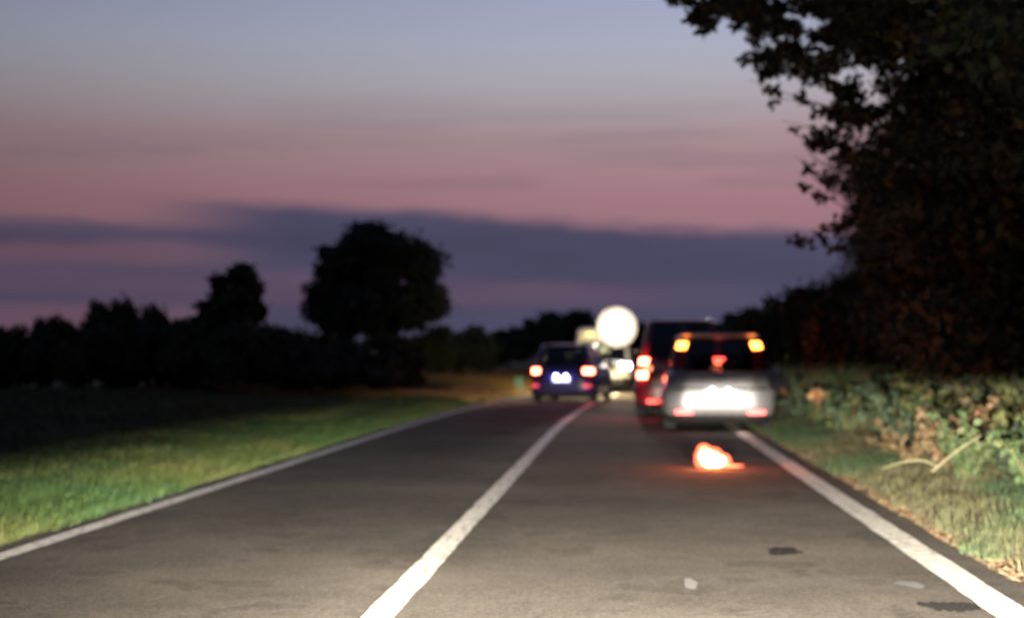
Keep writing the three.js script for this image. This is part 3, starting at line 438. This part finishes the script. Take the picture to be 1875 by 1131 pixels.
// 1 silver crossover, hazard lights on, half on the verge
{
  const paint = phys([0.23, 0.23, 0.245], { metalness: 0.35, roughness: 0.38, clearcoat: 0.8, clearcoatRoughness: 0.1 });
  const s = { x: 1.53, d: 23.2, turn: -0.015, L: 4.2, W: 1.8, H: 1.61, belt: 0.99, hood: 0.92, cowl: 3.15, roofFront: 2.35, rake: 0.26, axleR: 0.72, axleF: 3.3, R: 0.33, paint, rearGlass: 0.72, gate0: 0.725, plateY: 0.6, plateLamp: [9, 8.6, 8], plateCd: 0.55 };
  const v = vehicle('parked_car', s), { car, m } = v; tail(v, s);
  for (const side of [0, 1]) {
    const A = (a, b) => side ? [m(b), m(a)] : [a, b];
    lampOn(car, v.green, ...A(45, 54), 1.355, 1.455, 'hazard_light', lampAmber, [1, 0.36, 0.06], 0.1, 0.02);
    obj('tail_lens', panel(v.green, ...A(42, 55), 1.02, 1.32, 0.018, 0.03, 5, 6), redPlastic, car);
    lampOn(car, v.lower, ...A(tailA(0.8), tailA(0.5)), 0.315, 0.365, 'bumper_lamp', glow(9, 0.8, 0.7), [1, 0.05, 0.04], 0.12, 0.055);
  }
  obj('spoiler', panel(v.roof, tailA(0.86), m(tailA(0.86)), v.H - 0.07, v.H - 0.045, 0.07, 0.08, 14, 2), paint, car);
  lampOn(car, v.green, 84, 97, 1.17, 1.21, 'brake_light', lampRedDim, [1, 0.04, 0.03], 0.1, 0.006);
  obj('wiper', [box(0.34, 0.016, 0.016, 0.1, 1.09, -0.07, 0, 0, 0.16)], blackM, car);
  obj('antenna', (() => { const g = new THREE.ConeGeometry(0.035, 0.09, 8); g.scale(0.5, 1, 1.6); g.translate(0.1, v.H + 0.035, -0.75); return clean(g); })(), paint, car);
  tag(car, 'silver crossover car with orange hazard lights half on right verge', 'car', 'vehicles stopped on the road');
}
// 2 red car in front of it, higher, glowing tail lamps
{
  const paint = phys([0.16, 0.008, 0.014], { roughness: 0.35, clearcoat: 1, clearcoatRoughness: 0.06 });
  const s = { x: 1.12, d: 28.6, turn: -0.03, L: 4.5, W: 1.86, H: 1.98, belt: 1.18, hood: 1.05, cowl: 3.4, roofFront: 2.5, rake: 0.22, axleR: 0.8, axleF: 3.55, R: 0.35, paint, rearGlass: 0.8, gate0: 0.66, plateY: 0.8 };
  const v = vehicle('stopped_car', s), { car, m } = v; tail(v, s);
  for (const side of [0, 1]) { const A = (a, b) => side ? [m(b), m(a)] : [a, b]; lampOn(car, v.lower, ...A(44, 53), 1.06, 1.18, 'tail_light', lampRed, [1, 0.07, 0.04], 1.0); lampOn(car, v.lower, ...A(44, 53), 0.78, 0.92, 'brake_light', lampRed, [1, 0.07, 0.04], 1.0); lampOn(car, v.lower, ...A(50, 57), 0.94, 1.02, 'indicator_light', glow(3.2, 0.9, 0.4), [1, 0.3, 0.05], 0); lampOn(car, v.lower, ...A(tailA(0.75), tailA(0.5)), 0.31, 0.37, 'bumper_lamp', glow(5, 0.4, 0.3), [1, 0.05, 0.04], 0.08, 0.055); }
  obj('roof_rail', [box(0.03, 0.03, 1.7, -0.58, v.H + 0.02, -1.4), box(0.03, 0.06, 0.05, -0.58, v.H - 0.01, -0.65), box(0.03, 0.06, 0.05, -0.58, v.H - 0.01, -2.1)], blackM, car);
  obj('roof_rail', [box(0.03, 0.03, 1.7, 0.58, v.H + 0.02, -1.4), box(0.03, 0.06, 0.05, 0.58, v.H - 0.01, -0.65), box(0.03, 0.06, 0.05, 0.58, v.H - 0.01, -2.1)], blackM, car);
  tag(car, 'tall red car with doubled red tail lamps ahead of the silver car', 'car', 'vehicles stopped on the road');
}
// 3 dark blue hatchback in the left lane
{
  const paint = phys([0.028, 0.018, 0.11], { roughness: 0.35, clearcoat: 1, clearcoatRoughness: 0.06 });
  const s = { x: -1.67, d: 37, turn: -0.13, L: 4.0, W: 1.7, H: 1.55, belt: 0.96, hood: 0.9, cowl: 3.0, roofFront: 2.2, rake: 0.3, axleR: 0.65, axleF: 3.15, R: 0.31, paint, rearGlass: 0.78, gate0: 0.5, plateY: 0.62, plateLamp: [14, 14, 22], plateCd: 0.75 };
  const v = vehicle('passing_car', s), { car, m } = v; tail(v, s);
  for (const side of [0, 1]) { const A = (a, b) => side ? [m(b), m(a)] : [a, b]; lampOn(car, v.lower, ...A(42, 55), 0.77, 0.9, 'tail_light', lampRed, [1, 0.08, 0.04], 1.0); lampOn(car, v.lower, ...A(tailA(0.92), tailA(0.7)), 0.42, 0.48, 'bumper_lamp', glow(1.6, 0.12, 0.2), [1, 0.05, 0.04], 0.05, 0.055); 
    const sx = side ? -1 : 1; lampOn(car, v.lower, ...(side ? [-136, -122] : [-58, -44]), 0.66, 0.8, 'headlight', lampWhite, [1, 0.9, 0.75], 0, 0.01); spot(car, [sx * 0.58, 0.72, -s.L - 0.1], [sx * 0.58, 0.2, -s.L - 20], [1, 0.75, 0.42], 150, 0.7, 0.9); }
  tag(car, 'dark blue hatchback with red tail lamps in the left lane', 'car', 'vehicles stopped on the road');
}
// 4 pale van facing the camera with a floodlight over the windscreen
{
  const paint = phys([0.6, 0.63, 0.58], { roughness: 0.45, clearcoat: 0.5, clearcoatRoughness: 0.1 });
  const d = 47, x = latOf(1104, d), W = 2.0, H = 2.22, w = W / 2;
  const car = thing('van', [x, 0, -d], 0.02);                      // origin under the nose; tail towards -z
  const low = skin([[0.2, w * 0.92, -0.12, -4.9], [0.35, w * 0.99, -0.01, -5], [0.6, w, 0, -5], [0.85, w, -0.03, -5], [1.0, w * 0.99, -0.12, -5], [1.08, w * 0.985, -0.45, -4.99]], 8);
  const cab = skin([[1.05, w * 0.97, -0.42, -4.98], [1.5, w * 0.94, -0.72, -4.97], [2.05, w * 0.88, -1.1, -4.95]], 8);
  const top = skin([[2.03, w * 0.89, -1.06, -4.96], [2.12, w * 0.86, -1.14, -4.94], [2.19, w * 0.76, -1.3, -4.85], [H, w * 0.5, -1.7, -4.5]], 7);
  let body = new Brush(solid(low, 18, 96)); body.updateMatrixWorld();
  for (const z of [-0.95, -4.0]) for (const sx of [-1, 1]) { const c = new THREE.CylinderGeometry(0.4, 0.4, 0.34, 28); c.rotateZ(Math.PI / 2); const b = new Brush(c); b.position.set(sx * (w - 0.1), 0.36, z); b.updateMatrixWorld(); body = ev.evaluate(body, b, SUBTRACTION); }
  obj('body', body.geometry, paint, car); obj('roof', solid(top, 8, 64), paint, car);
  for (const sx of [-1, 1]) { wheel(car, sx * (w - 0.11), -0.95, 0.34); wheel(car, sx * (w - 0.11), -4.0, 0.34); }
  obj('windscreen', panel(cab, 50, 130, 1.06, 1.72, -0.012, 0.004, 12, 6), glassM, car);
  obj('header_panel', panel(cab, 50, 130, 1.725, 2.05, 0, 0.04, 12, 4), paint, car);
  for (const [a, b] of [[38, 50], [130, 142], [14, 18], [162, 166]]) obj('pillar', panel(cab, a, b, 1.06, 2.05, 0, 0.05, 4, 6), paint, car);
  obj('side_window', panel(cab, 18, 38, 1.06, 2.04, -0.018, 0.004, 8, 4), glassM, car); obj('side_window', panel(cab, 142, 162, 1.06, 2.04, -0.018, 0.004, 8, 4), glassM, car);
  obj('side_panel', panel(cab, -44, 14, 1.06, 2.05, 0, 0.04, 10, 5), paint, car); obj('side_panel', panel(cab, 166, 224, 1.06, 2.05, 0, 0.04, 10, 5), paint, car); obj('rear_door', panel(cab, 224, 316, 1.06, 2.05, 0, 0.04, 10, 5), paint, car);
  obj('bumper', panel(low, 14, 166, 0.22, 0.5, 0.04, 0.06, 30, 4), blackM, car);
  obj('grille', panel(low, 68, 112, 0.62, 0.86, 0.015, 0.03, 10, 3), blackM, car);
  for (const z of [-1.9]) for (const sx of [-0.5, 0.5]) obj('seat', [box(0.5, 0.75, 0.14, sx, 1.2, z, -0.15), box(0.27, 0.18, 0.09, sx, 1.66, z - 0.09)], seatM, car);
  for (const sx of [-1, 1]) obj('mirror', box(0.2, 0.26, 0.1, sx * (w + 0.14), 1.28, -0.75), blackM, car);
  for (const [a, b, sx] of [[46, 60, 1], [120, 134, -1]]) { obj('headlight', panel(low, a, b, 0.8, 0.98, 0.014, 0.03, 6, 4), glow(40, 38, 33), car); spot(car, [sx * 0.72, 0.9, 0.12], [sx * 0.72, 0.35, 12], [1, 0.72, 0.36], 75, 1.25, 1, 3); }
  obj('plate', box(0.52, 0.112, 0.01, 0, 0.52, 0.06), plateM, car);
  // amber marker and the floodlight
  const amber = obj('marker_light', box(0.24, 0.07, 0.06, -0.42, 1.97, -0.98), glow(3.2, 2.2, 0.5), car);
  const fx = latOf(1130, d) - x, fy = hOf(598, d), dish = (pts) => { const g = new THREE.LatheGeometry(pts.map(([a, b]) => new THREE.Vector2(a, b)), 40); g.rotateX(Math.PI / 2); g.translate(fx, fy, -0.72); return clean(g); };
  const fl = obj('floodlight', dish([[0, -0.2], [0.2, -0.19], [0.36, -0.12], [0.48, -0.06], [0.56, -0.035], [0.66, -0.015], [0.68, -0.015], [0.68, -0.035], [0.56, -0.065], [0.48, -0.09], [0.37, -0.15], [0.2, -0.22], [0, -0.23]]), mat([0.56, 0.54, 0.57], { roughness: 0.6 }), car);
  obj('lamp_lens', dish([[0, 0.12], [0.12, 0.105], [0.22, 0.06], [0.28, -0.01], [0.29, -0.06], [0.26, -0.12], [0, -0.15]]), glow(22, 22, 23), fl);
  obj('bracket', [box(0.05, 0.4, 0.05, fx - 0.16, fy - 0.12, -0.92, 0.3), box(0.05, 0.4, 0.05, fx + 0.16, fy - 0.12, -0.92, 0.3)], blackM, fl);
  spot(car, [fx, fy, -0.6], [fx, fy - 0.5, 20], [1, 0.93, 0.86], 200, 0.25, 1, 10);
  tag(car, 'pale van facing the camera with a dazzling floodlight above its windscreen', 'van', 'vehicles stopped on the road');
}
// 5 the car that the picture is taken from: bonnet and headlamps lie below the frame
{
  const paint = phys([0.05, 0.052, 0.056], { roughness: 0.35, clearcoat: 1, clearcoatRoughness: 0.06 });
  const s = { x: 0.4, d: -2.55, turn: 0, L: 4.2, W: 1.78, H: 1.5, belt: 0.95, hood: 0.8, cowl: 2.95, roofFront: 2.0, rake: 0.3, axleR: 0.7, axleF: 3.3, R: 0.32, paint, gate0: 0.6, plateY: 0.75 };
  const v = vehicle('own_car', s), { car, m } = v; tail(v, s);
  for (const sx of [-1, 1]) {
    const X = sx * 0.64, Y = 0.66, Z = -s.L - 0.03;
    const hl = obj('headlight', (() => { const g = new THREE.SphereGeometry(0.085, 20, 12); g.scale(1, 0.8, 0.5); g.translate(X, Y, Z + 0.04); return clean(g); })(), lampWhite, car);
    // projector housing: its lid cuts the beam off above the road, lower on the left than on the right
    obj('lamp_shade', [box(0.4, 0.16, 0.006, X, Y + 0.0796, Z - 0.26, 0, 0, 0.075), box(0.4, 0.006, 0.3, X, Y + 0.166, Z - 0.11)], blackM, hl);
    spot(car, [X, Y, Z - 0.06], [X - 1.2, Y - 3.8, Z - 20], [1, 0.89, 0.73], 2050, 0.68, 1, 0.09);
    lampOn(car, v.lower, ...(sx > 0 ? [42, 55] : [125, 138]), 0.74, 0.86, 'tail_light', lampRed, [1, 0.08, 0.04], 0.5);
  }
  tag(car, 'dark car the picture is taken from, its headlamps lighting the road', 'car');
}
// ---------------------------------------------------------------- small things
// burning road flare lying on the asphalt
{
  const d = 15.9, x = latOf(1303, d), fl = thing('road_flare', [x, 0.004, -d], 0.12), r = rng(3);
  obj('stick', (() => { const g = new THREE.LatheGeometry([[0, 0], [0.016, 0], [0.016, 0.24], [0.019, 0.24], [0.019, 0.28], [0, 0.28]].map(([a, b]) => new THREE.Vector2(a, b)), 14); g.rotateZ(-Math.PI / 2); g.translate(0.06, 0.02, 0); return clean(g); })(), mat([0.4, 0.05, 0.03]), fl);
  const puff = (cx, cy, cz, sx, sy, sz, seed) => { const g = new THREE.IcosahedronGeometry(1, 4), p = g.attributes.position; for (let i = 0; i < p.count; i++) { const X = p.getX(i), Y = p.getY(i), Z = p.getZ(i), k = 0.75 + 0.5 * fbm(X * 2 + seed + 5, Y * 2 + Z * 1.5 + 9, 3, seed); p.setXYZ(i, cx + X * sx * k, Math.max(0.004, cy + Y * sy * k), cz + Z * sz * k); } g.computeVertexNormals(); return clean(g); };
  const fm = obj('flame', [puff(-0.02, 0.1, -0.1, 0.17, 0.13, 0.09, 2), puff(-0.08, 0.15, -0.1, 0.1, 0.1, 0.07, 5), puff(0.1, 0.07, -0.1, 0.12, 0.08, 0.07, 7)], glow(2.4, 0.18, 0.03), fl);
  obj('flame_core', [puff(-0.03, 0.09, 0, 0.1, 0.08, 0.07, 12), puff(-0.07, 0.125, 0, 0.07, 0.07, 0.06, 15), puff(0.05, 0.07, 0, 0.08, 0.055, 0.05, 17)], glow(60, 18, 6), fm);
  obj('ember', [puff(0.19, 0.02, 0, 0.14, 0.016, 0.03, 9)], glow(4, 0.6, 0.15), fl);
  lampLight(fl, -0.03, 0.36, 0.06, [1, 0.12, 0.03], 3.5, 5);
  tag(fl, 'burning road flare with white hot orange flame on the right lane', 'flare');
}
// pale teal marker board by the left edge beyond the hatchback
{
  const d = 46, x = latOf(951, d), b = thing('marker_board', [x, landY(x - bend(d), d), -d], 0.1);
  obj('post', box(0.05, 0.55, 0.05, 0, 0.22, -0.03), mat([0.12, 0.13, 0.12]), b);
  obj('board', box(0.28, 0.5, 0.015, 0, 0.3, 0.01, 0, 0, 0.12), mat([0.09, 0.19, 0.16], { roughness: 0.9 }), b);
  tag(b, 'small pale teal marker board left of the dark blue hatchback', 'marker');
}
renderer.render(scene, camera);
